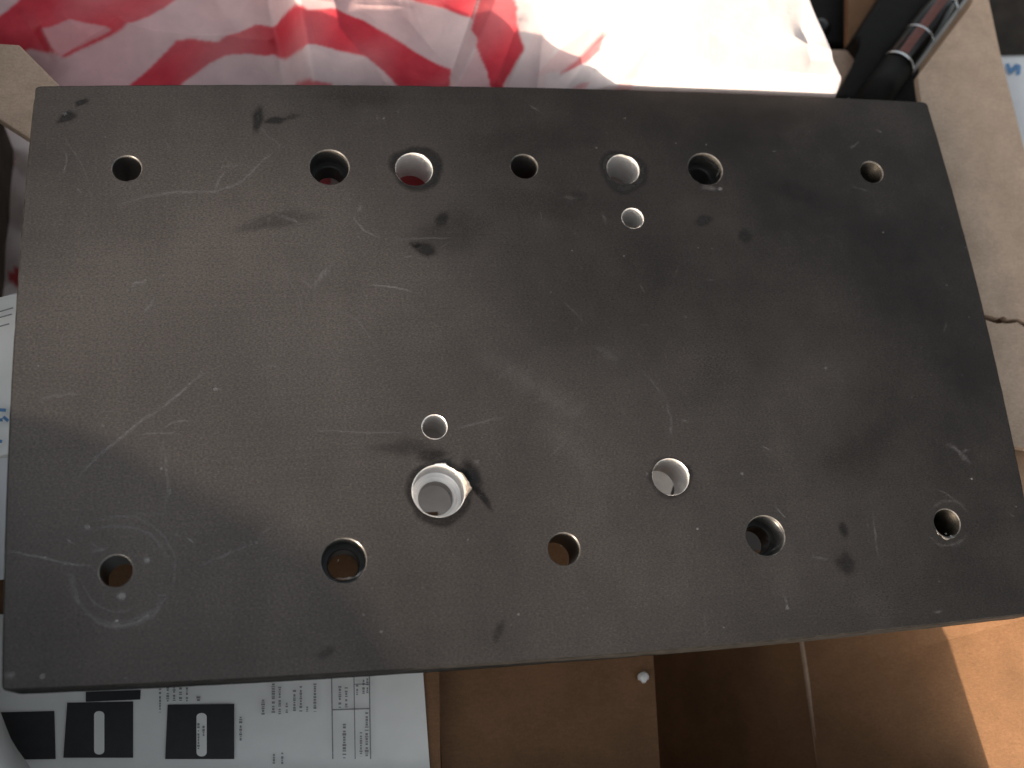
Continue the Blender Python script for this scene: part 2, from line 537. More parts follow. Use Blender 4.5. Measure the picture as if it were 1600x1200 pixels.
# ---- worn marks on the plate
class Marks:
    def __init__(s): s.V, s.F, s.A = [], [], []
    def ribbon(s, pts, w, a, z=0.00003, jit=0.25):
        a = min(1.0, a*0.98) if jit > 0.2 else a
        P = np.array([xy(*p) for p in pts])
        d = np.r_[0, np.cumsum(np.linalg.norm(np.diff(P, axis=0), axis=1))]
        n = max(3, int(d[-1]/0.0012))
        t = np.linspace(0, d[-1], n)
        Q = np.c_[np.interp(t, d, P[:, 0]), np.interp(t, d, P[:, 1])]
        if n > 6:
            for _ in range(3): Q[1:-1] = (Q[:-2]+2*Q[1:-1]+Q[2:])/4
        Q += rng.normal(0, 0.00012*jit*4, Q.shape)
        w *= 0.001
        b = len(s.V)
        for i in range(n):
            tt = Q[min(i+1, n-1)]-Q[max(i-1, 0)]
            tt = tt/(np.linalg.norm(tt)+1e-9)
            nn = np.array([-tt[1], tt[0]])
            e = min(1, 4*min(i, n-1-i)/n)
            k = a*e*rng.uniform(0.6, 1.1)
            ww = w*rng.uniform(0.7, 1.3)
            for sg, al in ((-1, 0), (0, k), (1, 0)):
                q = Q[i]+nn*ww*0.5*sg
                s.V.append((q[0], q[1], z)); s.A.append(al)
            if i:
                o = b+3*i
                s.F += [(o-3, o, o+1, o-2), (o-2, o+1, o+2, o-1)]
    def blob(s, px, py, rx, ry, a, ang=0, z=0.00004, n=20, wob=0.35, seed=0.0):
        c = xy(px, py)
        b = len(s.V)
        s.V.append((c[0], c[1], z)); s.A.append(a)
        rings = ((0.25, a), (0.5, a*0.92), (0.72, a*0.68), (0.9, a*0.34), (1.1, a*0.1), (1.3, 0.0))
        for ring, al in rings:
            for i in range(n):
                t = 2*math.pi*i/n
                k = ring*(1+wob*noise.noise((math.cos(t)*1.1+seed, math.sin(t)*1.1, px*0.37))+0.4*wob*noise.noise((math.cos(t)*3+seed, math.sin(t)*3, py*0.2)))
                x, y = rx*math.cos(t)*k*0.001, ry*math.sin(t)*k*0.001
                s.V.append((c[0]+x*math.cos(ang)-y*math.sin(ang), c[1]+x*math.sin(ang)+y*math.cos(ang), z)); s.A.append(al)
        for i in range(n):
            j = (i+1) % n
            s.F.append((b, b+1+i, b+1+j))
            for r in range(len(rings)-1):
                s.F.append((b+1+r*n+i, b+1+(r+1)*n+i, b+1+(r+1)*n+j, b+1+r*n+j))
    def annulus(s, px, py, r0, r1, a, z=0.00004, off=(0, 0), n=40):
        c = xy(px, py)
        b = len(s.V)
        rs = [r0, r0+(r1-r0)*0.4, r1]
        for k, al in ((0, a), (1, a*0.9), (2, 0)):
            for i in range(n):
                t = 2*math.pi*i/n
                w = 1+0.22*noise.noise((math.cos(t)*1.5, math.sin(t)*1.5, px))*(k > 0)
                o = (0, 0) if k == 0 else off
                s.V.append((c[0]+(rs[k]*w*math.cos(t)+o[0])*0.001, c[1]+(rs[k]*w*math.sin(t)+o[1])*0.001, z)); s.A.append(al)
        for i in range(n):
            j = (i+1) % n
            for r in (0, 1):
                s.F.append((b+r*n+i, b+(r+1)*n+i, b+(r+1)*n+j, b+r*n+j))
    def build(s, name, mat, kind=None):
        o = mesh_obj(name, s.V, s.F, mat, plate)
        at_ = o.data.attributes.new('mark', 'FLOAT', 'POINT')
        at_.data.foreach_set('value', np.array(s.A, dtype=np.float32))
        o.visible_shadow = True
        if kind: o['kind'] = kind
        return o

sc = Marks()
for pts, w, a in [
    ([(115, 752), (150, 715), (185, 688), (215, 661), (255, 636), (290, 606), (332, 570)], 1.3, 0.5),
    ([(95, 775), (150, 718), (210, 668), (260, 630)], 0.7, 0.3),
    ([(215, 678), (250, 677), (281, 678)], 0.8, 0.5), ([(250, 672), (280, 655), (300, 657), (311, 662)], 0.9, 0.5),
    ([(252, 680), (258, 720), (264, 760), (254, 810)], 1.2, 0.3), ([(262, 775), (270, 762)], 1.6, 0.5),
    ([(4, 860), (60, 870), (105, 880), (152, 886)], 0.8, 0.75), ([(90, 884), (115, 878)], 0.9, 0.5),
    ([(262, 930), (245, 955), (220, 970), (190, 978), (165, 976), (148, 966)], 3.0, 0.55),
    ([(262, 927), (248, 948), (235, 960)], 0.7, 0.6), ([(240, 928), (262, 932)], 0.8, 0.5),
    ([(115, 836), (160, 823), (205, 822), (240, 838), (262, 870), (266, 900)], 1.6, 0.28),
    ([(105, 880), (112, 925), (135, 958), (165, 978), (200, 980), (235, 962)], 1.8, 0.3), ([(100, 850), (125, 822), (170, 806), (215, 808), (252, 830), (275, 872), (272, 915), (250, 950)], 1.2, 0.24),
    ([(128, 905), (140, 935), (165, 955), (200, 957), (228, 940)], 1.0, 0.25), ([(1452, 800), (1470, 782), (1498, 784), (1516, 806)], 1.4, 0.22), ([(1445, 830), (1465, 853), (1495, 852), (1515, 832)], 1.2, 0.22),
    ([(395, 185), (420, 215), (460, 240)], 0.9, 0.2), ([(90, 200), (130, 260), (150, 330)], 0.8, 0.15), ([(500, 470), (560, 500), (600, 560)], 0.9, 0.18), ([(430, 395), (470, 470), (480, 540)], 0.8, 0.16),
    ([(140, 815), (190, 806), (250, 802), (290, 806)], 1.2, 0.2), ([(112, 890), (118, 930), (135, 960)], 1.5, 0.25),
    ([(104, 840), (116, 852)], 0.8, 0.5), ([(145, 848), (150, 855)], 1.2, 0.5), ([(270, 845), (282, 826)], 0.8, 0.45),
    ([(292, 836), (303, 850)], 0.9, 0.8), ([(225, 868), (233, 880)], 2.0, 0.6), ([(138, 862), (152, 858), (170, 860)], 1.6, 0.4),
    ([(300, 892), (330, 876), (380, 856), (432, 835)], 1.0, 0.33), ([(395, 852), (420, 825), (432, 815)], 1.2, 0.22),
    ([(168, 326), (200, 315), (240, 305), (280, 300), (330, 300), (370, 290), (400, 262), (430, 235), (450, 214)], 1.4, 0.4),
    ([(340, 272), (345, 258), (370, 262), (385, 250)], 1.2, 0.25), ([(355, 262), (340, 285), (332, 315)], 1.2, 0.3),
    ([(118, 290), (128, 305)], 1.6, 0.4), ([(100, 232), (106, 252), (97, 275)], 1.2, 0.3), ([(255, 215), (268, 238)], 1.0, 0.2),
    ([(204, 455), (212, 436), (222, 446), (236, 428)], 1.2, 0.45), ([(225, 492), (242, 464)], 1.6, 0.4), ([(240, 440), (262, 428)], 1.1, 0.3),
    ([(480, 465), (500, 432), (525, 408)], 2.0, 0.35), ([(505, 432), (512, 418)], 1.4, 0.5), ([(470, 430), (490, 452)], 1.0, 0.3),
    ([(572, 444), (600, 447), (632, 452), (650, 458)], 0.7, 0.75), ([(545, 330), (556, 345), (568, 362), (600, 372)], 1.2, 0.35),
    ([(555, 332), (568, 318)], 1.4, 0.4), ([(430, 335), (450, 342), (472, 350)], 1.4, 0.4), ([(415, 340), (425, 345)], 1.4, 0.5),
    ([(600, 375), (680, 372), (720, 372)], 0.8, 0.25), ([(630, 400), (645, 402)], 1.0, 0.5),
    ([(540, 308), (552, 314)], 0.8, 0.5), ([(480, 672), (560, 675), (645, 677)], 0.8, 0.4), ([(702, 672), (745, 661), (792, 650)], 1.1, 0.35),
    ([(410, 570), (440, 573)], 0.7, 0.4), ([(330, 607), (345, 608)], 1.2, 0.7), ([(48, 630), (80, 618), (130, 616)], 1.4, 0.3),
    ([(1190, 696), (1206, 706)], 0.6, 0.9), ([(1478, 690), (1500, 706), (1516, 728)], 2.6, 0.3), ([(1500, 706), (1515, 704)], 1.2, 0.4),
    ([(1462, 762), (1510, 792)], 0.9, 0.3), ([(1040, 620), (1050, 660), (1046, 690)], 1.4, 0.25), ([(1060, 658), (1078, 658)], 1.0, 0.35),
    ([(1365, 795), (1368, 850), (1375, 885)], 1.0, 0.25), ([(1262, 868), (1296, 876)], 1.4, 0.3), ([(1575, 800), (1586, 810)], 0.9, 0.4),
    ([(1100, 950), (1104, 1000)], 1.2, 0.2), ([(1224, 925), (1232, 955)], 2.0, 0.3), ([(1455, 955), (1475, 960)], 1.6, 0.35),
    ([(940, 330), (946, 352)], 1.4, 0.25), ([(878, 305), (905, 312)], 2.6, 0.22), ([(1095, 290), (1122, 297)], 2.2, 0.45),
    ([(1118, 278), (1126, 262)], 0.7, 0.5), ([(1325, 232), (1345, 222)], 1.4, 0.25), ([(1242, 152), (1250, 158)], 0.8, 0.5),
    ([(1205, 236), (1216, 237)], 0.8, 0.6), ([(1365, 200), (1380, 210)], 1.4, 0.2), ([(620, 178), (626, 172)], 1.0, 0.4),
    ([(820, 160), (850, 178)], 1.0, 0.25), ([(1330, 290), (1360, 300)], 1.4, 0.2), ([(6, 1052), (26, 1056)], 2.2, 0.6),
    ([(990, 565), (1040, 620)], 1.2, 0.15), ([(880, 470), (920, 510)], 1.4, 0.15), ([(1210, 790), (1230, 812)], 0.7, 0.6),
    ([(520, 905), (555, 905), (572, 888)], 0.8, 0.7), ([(1204, 862), (1222, 850)], 0.9, 0.4), ([(930, 825), (950, 832)], 1.0, 0.2),
]:
    sc.ribbon(pts, w, a)
for px, py, r, a in [(190, 931, 1.3, 0.9), (230, 876, 0.9, 0.7), (137, 824, 0.9, 0.6), (182, 970, 0.5, 1), (66, 1057, 0.8, .8), (596, 987, 0.45, .9),
                     (810, 960, 0.5, .8), (568, 960, 0.4, .7), (160, 665, 0.6, .4), (336, 608, .8, .5), (252, 732, .5, .7), (172, 730, .4, .7),
                     (1230, 950, .8, .5), (1290, 575, .6, .4), (1518, 748, .5, .9), (976, 185, .5, .5), (590, 185, .5, .4), (1159, 740, .6, .7),
                     (1090, 826, .5, .8), (745, 722, .9, .25), (1486, 839, .7, .9), (1478, 834, .4, .8), (1125, 295, .9, .6), (195, 1060, .4, .6),
                     (600, 185, .5, .4), (932, 231, .35, .7), (540, 300, .4, .4), (60, 572, .5, .5), (1012, 740, .6, .35)]:
    sc.blob(px, py, r, r*0.8, a)
for _ in range(330):
    px, py = rng.uniform(20, 1590), rng.uniform(150, 1040)
    if py > 1060-0.062*px: continue
    if rng.random() < 0.6: sc.blob(px, py, *(rng.uniform(0.12, 0.34, 2)), rng.uniform(0.2, 0.7), n=8)
    else:
        a = rng.uniform(0, 6.28); L = rng.uniform(5, 34)
        sc.ribbon([(px, py), (px+L*math.cos(a)*0.5, py+L*math.sin(a)*0.4), (px+L*math.cos(a), py+L*math.sin(a))], rng.uniform(0.25, 0.8), rng.uniform(0.06, 0.26))
sc.build('scratch_marks', M['scratch'], 'stuff')

hz = Marks()
for pts, w, a in [([(735, 540), (800, 580), (850, 612), (915, 660), (940, 690)], 11, 0.30), ([(925, 538), (968, 566)], 4, 0.2),
                  ([(820, 640), (900, 700), (930, 760), (935, 830)], 14, 0.18), ([(430, 330), (500, 380), (540, 450)], 26, 0.14),
                  ([(300, 500), (450, 560), (640, 600)], 40, 0.10), ([(1220, 800), (1225, 900), (1228, 960)], 10, 0.10), ([(1060, 780), (1065, 880), (1070, 960)], 8, .10),
                  ([(120, 300), (200, 310), (320, 300)], 14, .10), ([(200, 420), (240, 500)], 12, .12)]:
    hz.ribbon(pts, w, a, z=0.000018, jit=0.1)
hz.build('rubbed_haze', M['haze'], 'stuff')

st = Marks()
st.blob(402, 186, 4.4, 1.9, 0.9, 1.5, seed=1); st.blob(430, 188, 3.6, 1.3, 0.85, 0.15, seed=2); st.blob(455, 183, 3.0, 1.0, 0.35, 0.2)
st.blob(664, 390, 3.6, 2.4, 0.85, -0.5, seed=3); st.blob(648, 383, 2.2, 1.2, 0.6, -0.2)
st.blob(690, 343, 3.0, 1.8, 0.7, 0.9, seed=4); st.blob(1099, 345, 3.2, 2.0, 0.85, 0.4, seed=5); st.blob(1163, 368, 2.6, 2.6, 0.55, 0, seed=6)
st.blob(1322, 882, 3.4, 3.4, 0.55, 0.3, seed=7); st.blob(1318, 828, 1.5, 2.8, 0.6, 0.3, seed=8)
st.blob(675, 713, 5.0, 2.0, 0.55, 0.1, seed=9); st.blob(735, 745, 3.0, 5.0, 0.9, 0.35, seed=10); st.blob(752, 775, 1.2, 5.0, 0.75, 0.6, seed=11)
st.blob(778, 988, 1.3, 3.6, 0.35, -0.5); st.blob(510, 1020, 2.8, 1.5, 0.3, 0.3); st.blob(905, 306, 3, 2, .2)
for px, py, rx, ry, a, an in [(560, 150, 14, 5, .22, .1), (830, 220, 16, 7, .18, .2), (860, 320, 22, 6, .16, -.1), (1180, 200, 18, 8, .2, .3), (1010, 420, 20, 9, .14, .6), (700, 360, 14, 8, .22, .3), (1400, 420, 12, 18, .18, 0), (430, 345, 12, 3, .25, .2), (1240, 300, 9, 4, .22, -.4), (1350, 700, 16, 8, .15, .5), (640, 700, 8, 3, .3, .1)]:
    st.blob(px, py, rx, ry, a, an, z=0.000025, wob=0.6, n=28)
st.annulus(647, 264.5, 5.9, 8.7, 0.9, off=(0.9, 0.5)); st.annulus(973.5, 264.5, 5.5, 8.2, 1.0, off=(-0.4, -0.5))
st.annulus(685.5, 767, 7.75, 9.6, 0.6, off=(0.6, -0.3)); st.annulus(1048, 745, 5.6, 6.8, 0.35, off=(-0.2, -0.4))
st.blob(104, 184, 3.2, 1.5, 0.95, 0.55, seed=12); st.blob(128, 160, 2.4, 1.1, 0.95, 0.55, seed=13)  # dark spots for two small dents by the corner
st.build('oily_stains', M['stain'], 'stuff')
# gouge near the corner: a small raised lip that catches the light
burr(100, 178, 0.0012, 3, M['rim'], 0.0004)

# ------------------------------------------------------------------ striped plastic bag behind and below the plate
def sstep(a, b, x):
    t = np.clip((x-a)/(b-a), 0, 1)
    return t*t*(3-2*t)

CREASES = [  # pixel polylines of folds seen in the bag, height and width in mm
    ([(520, -5), (530, 50), (600, 135)], 2.2, 5), ([(745, 0), (700, 132)], 2.5, 4), ([(775, 0), (712, 132)], -1.5, 3),
    ([(808, 40), (775, 132)], 3.0, 4), ([(820, 76), (795, 132)], -1.6, 4), ([(850, 48), (842, 132)], -3.5, 4), ([(905, 140), (960, 70), (1000, 0)], -2.0, 6),
    ([(860, 45), (880, 0)], 2.2, 4), ([(945, 48), (880, 112)], -3.5, 4), ([(1010, 0), (930, 70), (890, 130)], 2.5, 5),
    ([(1040, 30), (985, 132)], -1.2, 4), ([(190, 45), (300, 62), (420, 70)], 2.6, 4), ([(188, 40), (95, 90), (60, 125)], 1.8, 3),
    ([(65, 45), (85, 82)], 2.2, 3), ([(30, 20), (60, 60), (75, 82)], -1.6, 4), ([(340, 65), (420, 40), (520, 12)], 1.2, 4),
    ([(430, 100), (540, 105), (580, 100)], 1.4, 4), ([(560, 10), (640, 12)], 1.0, 3), ([(640, 30), (690, 90)], -1.0, 3), ([(100, 30), (140, 60)], 1.0, 3),
    ([(1255, 40), (1270, 90), (1262, 145)], -2.0, 4), ([(1240, 60), (1300, 80)], 1.2, 2)]
X = np.linspace(-0.225, 0.140, 820)
Y = np.r_[np.linspace(-0.062, 0.080, 130), np.linspace(0.0804, 0.150, 190), np.linspace(0.152, 0.230, 40)]
NX, NY = len(X), len(Y)
GX, GY = np.meshgrid(X, Y)
e0, e1 = at(1268, 0, 0.022), at(1322, 152, 0.004)
XE = e0[0]+(GY-e0[1])*(e1[0]-e0[0])/(e1[1]-e0[1])
YT = ct[2]+ct[1]*GX+ct[0]*GX**2
dy = GY-YT
back = np.clip(dy, 0, None)
rise = sstep(-0.010, 0.060, GX)
mid = sstep(-0.074, -0.064, GX+0.15*(GY-0.1))
Z = -0.032+0.0135*np.maximum(rise, 0.55*mid)
Z = Z+back*(0.12+0.10*mid+0.40*rise)+sstep(0.0002, 0.0024, dy)*(0.009*mid+0.017*rise)
Z -= sstep(0.0, 1.0, (-0.016-GY)/0.034)*0.046*sstep(-0.10, -0.06, GX)
def seg_dist(px, py, poly):
    best = np.full(px.shape, 9.9)
    for a, b in zip(poly[:-1], poly[1:]):
        ab = b-a
        t = np.clip(((px-a[0])*ab[0]+(py-a[1])*ab[1])/(ab@ab), 0, 1)
        best = np.minimum(best, np.hypot(px-a[0]-ab[0]*t, py-a[1]-ab[1]*t))
    return best
def bag_z(px, py):
    """bag height near a nominal pixel, for laying out the folds and the print"""
    z = -0.014
    for _ in range(12):
        p = at(px, py, z)
        i = np.clip(np.searchsorted(X, p[0]), 0, NX-1); j = np.clip(np.searchsorted(Y, p[1]), 0, NY-1)
        z = 0.5*z+0.5*Z0[j, i]
    return at(px, py, z)[:2]
Z0 = Z.copy()
visible = sstep(-0.01, 0.004, dy)
for poly, h, w in CREASES:
    P = [np.array(bag_z(*p)) for p in poly]
    d = seg_dist(GX, GY, P)
    Z += 0.001*h*0.95*np.exp(-np.abs(d)/(0.001*w))*visible
# crumple: sharp-edged random folds
for k in range(16):
    a = rng.uniform(0, math.pi); fq = rng.uniform(28, 95)
    ph = rng.uniform(0, 6.28)
    u = (GX*math.cos(a)+GY*math.sin(a))*fq+0.5*np.sin(GX*60+ph)+0.6*np.sin(GY*47+ph*2)+0.25*np.sin(GX*170+GY*130+ph)
    tri = np.abs(((u/2) % 1)*2-1)
    msk = 0.5+0.5*np.sin(GX*31*math.cos(ph)+GY*37*math.sin(ph)+k)
    Z += (0.030/fq)*(tri-0.5)*msk*(0.35+0.65*visible)*(1-0.55*rise)
Z -= sstep(0, 0.012, GX-XE)*0.055
Z -= sstep(0, 0.03, -0.150-GX+0.02*np.sin(GY*60))*0.03*sstep(0.13, 0.09, GY)
under = dy < 0.0004
Z = np.where(under, np.minimum(Z, -0.0153), Z)

PRINT = np.zeros_like(Z)
Z0 = Z.copy()
def inside(px, py, poly):
    c = np.zeros(px.shape, bool)
    n = len(poly)
    for i in range(n):
        x1, y1 = poly[i]; x2, y2 = poly[(i+1) % n]
        if abs(y2-y1) < 1e-12: continue
        k = ((y1 > py) != (y2 > py)) & (px < (x2-x1)*(py-y1)/(y2-y1)+x1)
        c ^= k
    return c
RED = [
    ([(-60, 75), (0, 25), (30, 0), (60, -30), (320, -30), (275, 0), (190, 46), (100, 90), (78, 80), (45, 75), (30, 85), (0, 88), (-60, 92)], 1.0),
    ([(150, 190), (205, 131), (250, 90), (275, 63), (300, 60), (340, 65), (370, 52), (400, 38), (440, 24), (480, 14), (520, 12), (570, 33), (620, 62), (660, 88), (705, 108), (702, 140), (690, 200), (672, 330), (600, 330), (620, 200),
      (622, 136), (600, 112), (570, 88), (545, 82), (515, 75), (495, 70), (470, 76), (430, 86), (415, 87), (390, 84), (355, 86), (325, 100), (285, 131), (230, 190)], 1.0),
    ([(458, 150), (460, 130), (490, 126), (520, 130), (516, 310), (470, 330)], 0.9),
    ([(600, -20), (645, 0), (690, 12), (738, 30), (752, -20)], 1.0),
    ([(756, -20), (740, 30), (736, 46), (746, 60), (744, 72), (752, 92), (760, 110), (766, 134), (770, 180), (760, 320), (828, 320), (800, 200), (786, 134), (805, 100), (820, 76), (812, 55), (808, 35), (808, 10), (798, -20)], 1.0),
    ([(700, 140), (738, 46), (746, 62), (712, 140)], 0.28), ([(712, 140), (746, 75), (766, 140)], 0.40),
    ([(872, 116), (900, 95), (920, 72), (946, 46), (938, 78), (915, 98), (885, 112)], 0.8),
    ([(835, 118), (880, 72), (960, 10), (990, -20), (1030, -20), (945, 60), (900, 105)], 0.32),
    ([(800, 140), (835, 50), (850, 0), (900, 0), (870, 60), (850, 140)], 0.22),
    ([(960, 140), (1000, 90), (1025, 55), (1005, 105), (985, 140)], 0.34), ([(893, 140), (905, 130), (922, 127), (915, 140)], 0.5),
    ([(150, 250), (250, 250), (250, 330), (150, 330)], 0.30),
    ([(65, 45), (110, 30), (150, 38), (175, 46), (130, 70), (95, 88), (80, 75)], -0.38)]
for poly, s in RED:
    P = [bag_z(*p) for p in poly]
    k = inside(GX, GY, P)
    if s < 0: PRINT = np.where(k, np.maximum(0, PRINT+s), PRINT)
    else: PRINT = np.where(k, np.maximum(PRINT, s), PRINT)
pink = 0.30+0.13*np.sin(GX*41+1.0)*np.sin(GY*37+GX*20)
PRINT = np.maximum(PRINT, np.clip(pink, 0.03, 1)*(1-0.85*rise)*sstep(0.05, 0.0, -dy)*(PRINT < 0.9))
PRINT = PRINT*np.where(PRINT > 0.6, 0.94+0.07*np.sin(GX*57+GY*83)+0.05*np.sin(GX*210-GY*160), 1.0)
PB = PRINT.copy()
for _ in range(2):
    Q_ = PB.copy()
    PB[1:-1, 1:-1] = (Q_[1:-1, 1:-1]*2+Q_[:-2, 1:-1]+Q_[2:, 1:-1]+Q_[1:-1, :-2]+Q_[1:-1, 2:])/6
def grid_mesh(name, GX, GY, Z, mat, PR=None, parent=None, keep=None):
    ny, nx = Z.shape
    V = np.stack([GX, GY, Z], -1).reshape(-1, 3)
    idx = np.arange(nx*ny).reshape(ny, nx)
    Q = np.stack([idx[:-1, :-1], idx[:-1, 1:], idx[1:, 1:], idx[1:, :-1]], -1).reshape(-1, 4)
    if keep is not None:
        Q = Q[keep[:-1, :-1].reshape(-1)]
    me = bpy.data.meshes.new(name)
    me.vertices.add(len(V)); me.vertices.foreach_set('co', V.astype(np.float32).ravel())
    me.loops.add(len(Q)*4); me.loops.foreach_set('vertex_index', Q.astype(np.int32).ravel())
    me.polygons.add(len(Q))
    me.polygons.foreach_set('loop_start', np.arange(0, len(Q)*4, 4, dtype=np.int32))
    me.polygons.foreach_set('use_smooth', np.ones(len(Q), bool))
    me.update(calc_edges=True)
    if PR is not None:
        a = me.attributes.new('print', 'FLOAT', 'POINT')
        a.data.foreach_set('value', PR.astype(np.float32).ravel())
    me.materials.append(mat)
    o = bpy.data.objects.new(name, me)
    link(o)
    if parent is not None:
        o.parent = parent; o.location = -Vector(parent.location)
    return o
# the bag's left end is cut back so that the cardboard shows in the corner
keepL = np.array(at(0, 85, -0.015)[:2]); keepR = np.array(at(62, 134, -0.015)[:2])
side = (GX-keepL[0])*(keepR[1]-keepL[1])-(GY-keepL[1])*(keepR[0]-keepL[0])
keep = (side < 0) | (GX > keepR[0]+0.004)
keep &= (GX-XE) < 0.030
keep &= ~((GX < -0.10) & (GY < 0.02)) & ~((GX > 0.085) & (GY < 0.05)) & (GY > np.where((GX < -0.015) | (GX > 0.016), -0.0616, -0.053)) & ~((GX > 0.051) & (GY < -0.02))
bag = empty('plastic_bag', (-0.04, 0.12, -0.05))
tag(bag, 'crumpled red and white striped plastic bag bulging out behind the metal plate', 'plastic bag')
bag_body = grid_mesh('bag_body', GX, GY, Z, M['bag'], PB, bag, keep)
# loose corner hanging down left of the plate
def fold(name, pts, red, zc):
    nx = 40
    c = np.array([at(*p) for p in pts])
    u = np.linspace(0, 1, nx)
    U, W = np.meshgrid(u, u)
    P = ((1-U)*(1-W))[..., None]*c[0]+(U*(1-W))[..., None]*c[1]+(U*W)[..., None]*c[2]+((1-U)*W)[..., None]*c[3]
    P[..., 2] += 0.003*np.sin(U*7+W*4)+0.002*np.abs(np.sin(W*9-U*3))
    pr = np.zeros((nx, nx))
    for poly in red:
        Q = [at(*p, zc)[:2] for p in poly]
        pr = np.maximum(pr, inside(P[..., 0], P[..., 1], Q)*0.9)
    return grid_mesh(name, P[..., 0], P[..., 1], P[..., 2], M['bag'], pr, bag)
fold('loose_corner', [(-90, 120, -0.105), (90, 250, -0.105), (95, 480, -0.11), (-90, 480, -0.11)], [[(-20, 180), (4, 190), (15, 220), (17, 250), (5, 262), (-20, 265)], [(10, 430), (34, 418), (34, 446), (24, 446)]], -0.106)

# ------------------------------------------------------------------ cardboard under and around
def P3(*a): return [at(*p) for p in a]
# corner flap showing at the upper left
lf = slab('cardboard_flap', P3((-120, 60, -0.022), (30, 70, -0.0225), (120, 160, -0.0225), (60, 225, -0.0225), (-120, 110, -0.022)), 0.0035, M['card_pale'])
tag(lf, 'small tan cardboard flap at the upper left corner beside the striped bag', 'cardboard flap')

# the open box below the plate
box = empty('cardboard_box', (0.06, -0.12, -0.13))
tag(box, 'open brown cardboard box under the lower right edge of the plate, partly sunlit inside', 'cardboard box')
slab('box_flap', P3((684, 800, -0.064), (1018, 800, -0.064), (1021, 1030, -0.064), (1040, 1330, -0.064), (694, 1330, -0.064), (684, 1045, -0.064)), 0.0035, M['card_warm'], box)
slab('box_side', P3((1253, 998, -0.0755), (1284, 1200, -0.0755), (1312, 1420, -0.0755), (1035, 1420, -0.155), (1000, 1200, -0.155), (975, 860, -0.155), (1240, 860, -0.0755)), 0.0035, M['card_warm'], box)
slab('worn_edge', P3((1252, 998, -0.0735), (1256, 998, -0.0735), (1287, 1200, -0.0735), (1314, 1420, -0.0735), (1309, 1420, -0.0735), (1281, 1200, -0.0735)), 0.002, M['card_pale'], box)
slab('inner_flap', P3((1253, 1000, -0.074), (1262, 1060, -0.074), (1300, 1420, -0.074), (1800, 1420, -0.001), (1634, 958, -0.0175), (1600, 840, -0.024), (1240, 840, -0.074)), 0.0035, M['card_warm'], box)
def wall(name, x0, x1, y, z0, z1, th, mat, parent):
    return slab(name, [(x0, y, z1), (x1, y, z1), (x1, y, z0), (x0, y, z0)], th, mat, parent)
wall('added_shade_wall', -0.02, 0.165, -0.138, -0.25, -0.0300, 0.0035, M['card_warm'], box)  # unseen wall added in front to shade the box and set its sun edge
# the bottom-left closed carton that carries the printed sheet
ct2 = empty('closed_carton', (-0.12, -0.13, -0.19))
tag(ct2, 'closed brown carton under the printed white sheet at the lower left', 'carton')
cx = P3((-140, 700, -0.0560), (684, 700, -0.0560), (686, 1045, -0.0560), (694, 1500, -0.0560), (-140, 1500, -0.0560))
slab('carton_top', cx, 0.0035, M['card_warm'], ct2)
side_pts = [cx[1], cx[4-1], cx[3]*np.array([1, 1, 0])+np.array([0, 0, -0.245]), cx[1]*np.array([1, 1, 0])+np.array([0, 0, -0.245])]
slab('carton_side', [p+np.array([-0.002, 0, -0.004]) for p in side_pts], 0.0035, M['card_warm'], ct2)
wall('added_shade_flap', -0.30, -0.0205, -0.138, -0.25, -0.050, 0.0035, M['card_warm'], ct2)  # unseen flap added in front to keep the sun off the sheet
# broad flap to the right of the plate, torn across
rf = empty('broad_cardboard_flap', (0.18, 0.05, -0.02))
tag(rf, 'broad tan cardboard flap right of the plate with a ragged tear across it', 'cardboard flap')
zr = -0.0165
tear = [(1480, 486), (1540, 491), (1551, 494), (1560, 497), (1569, 493), (1575, 499), (1590, 497), (1601, 503), (1640, 500), (1700, 505)]
tear2 = [(1480, 490), (1540, 499), (1549, 503), (1558, 507), (1566, 504), (1573, 507), (1590, 503), (1600, 512), (1640, 508), (1700, 509)]
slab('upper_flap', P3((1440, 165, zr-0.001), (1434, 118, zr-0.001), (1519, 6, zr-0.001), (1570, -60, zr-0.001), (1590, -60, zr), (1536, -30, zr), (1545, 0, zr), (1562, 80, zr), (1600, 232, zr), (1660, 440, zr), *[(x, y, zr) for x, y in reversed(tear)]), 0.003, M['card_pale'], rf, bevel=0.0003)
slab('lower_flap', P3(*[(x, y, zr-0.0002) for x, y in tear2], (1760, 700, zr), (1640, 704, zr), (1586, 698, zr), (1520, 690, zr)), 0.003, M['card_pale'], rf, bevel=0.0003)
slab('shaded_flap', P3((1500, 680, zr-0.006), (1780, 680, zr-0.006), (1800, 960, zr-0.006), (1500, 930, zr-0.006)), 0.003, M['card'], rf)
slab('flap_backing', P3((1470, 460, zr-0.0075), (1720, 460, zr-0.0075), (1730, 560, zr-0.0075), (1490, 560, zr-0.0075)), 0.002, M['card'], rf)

# ------------------------------------------------------------------ printed sheet
sh = empty('printed_sheet', (-0.12, -0.14, -0.056))
tag(sh, 'white printed paper sheet with black blocks below the plate at the lower left', 'paper sheet')
zp = -0.0545
U = np.linspace(0, 1, 60); 
a0, a1, b0, b1 = at(-60, 960, zp), at(655, 960, zp), at(-60, 1188, zp), at(671, 1188, zp)
UU, WW = np.meshgrid(U, np.linspace(0, 1.25, 60))
A = a0[None, None]*(1-UU[..., None])+a1[None, None]*UU[..., None]
B = b0[None, None]*(1-UU[..., None])+b1[None, None]*UU[..., None]
P = A*(1-WW[..., None])+B*WW[..., None]
P[..., 2] = zp+0.0006*np.sin(UU*5)+0.003*sstep(0.96, 1.25, WW)*np.sin((WW-0.96)*11)
P[..., 2] += 0.004*np.exp(-((WW-1.03)/0.035)**2)*sstep(0.35, 0.6, UU)*0
pm = grid_mesh('sheet', P[..., 0], P[..., 1], P[..., 2], M['paper'], None, sh)
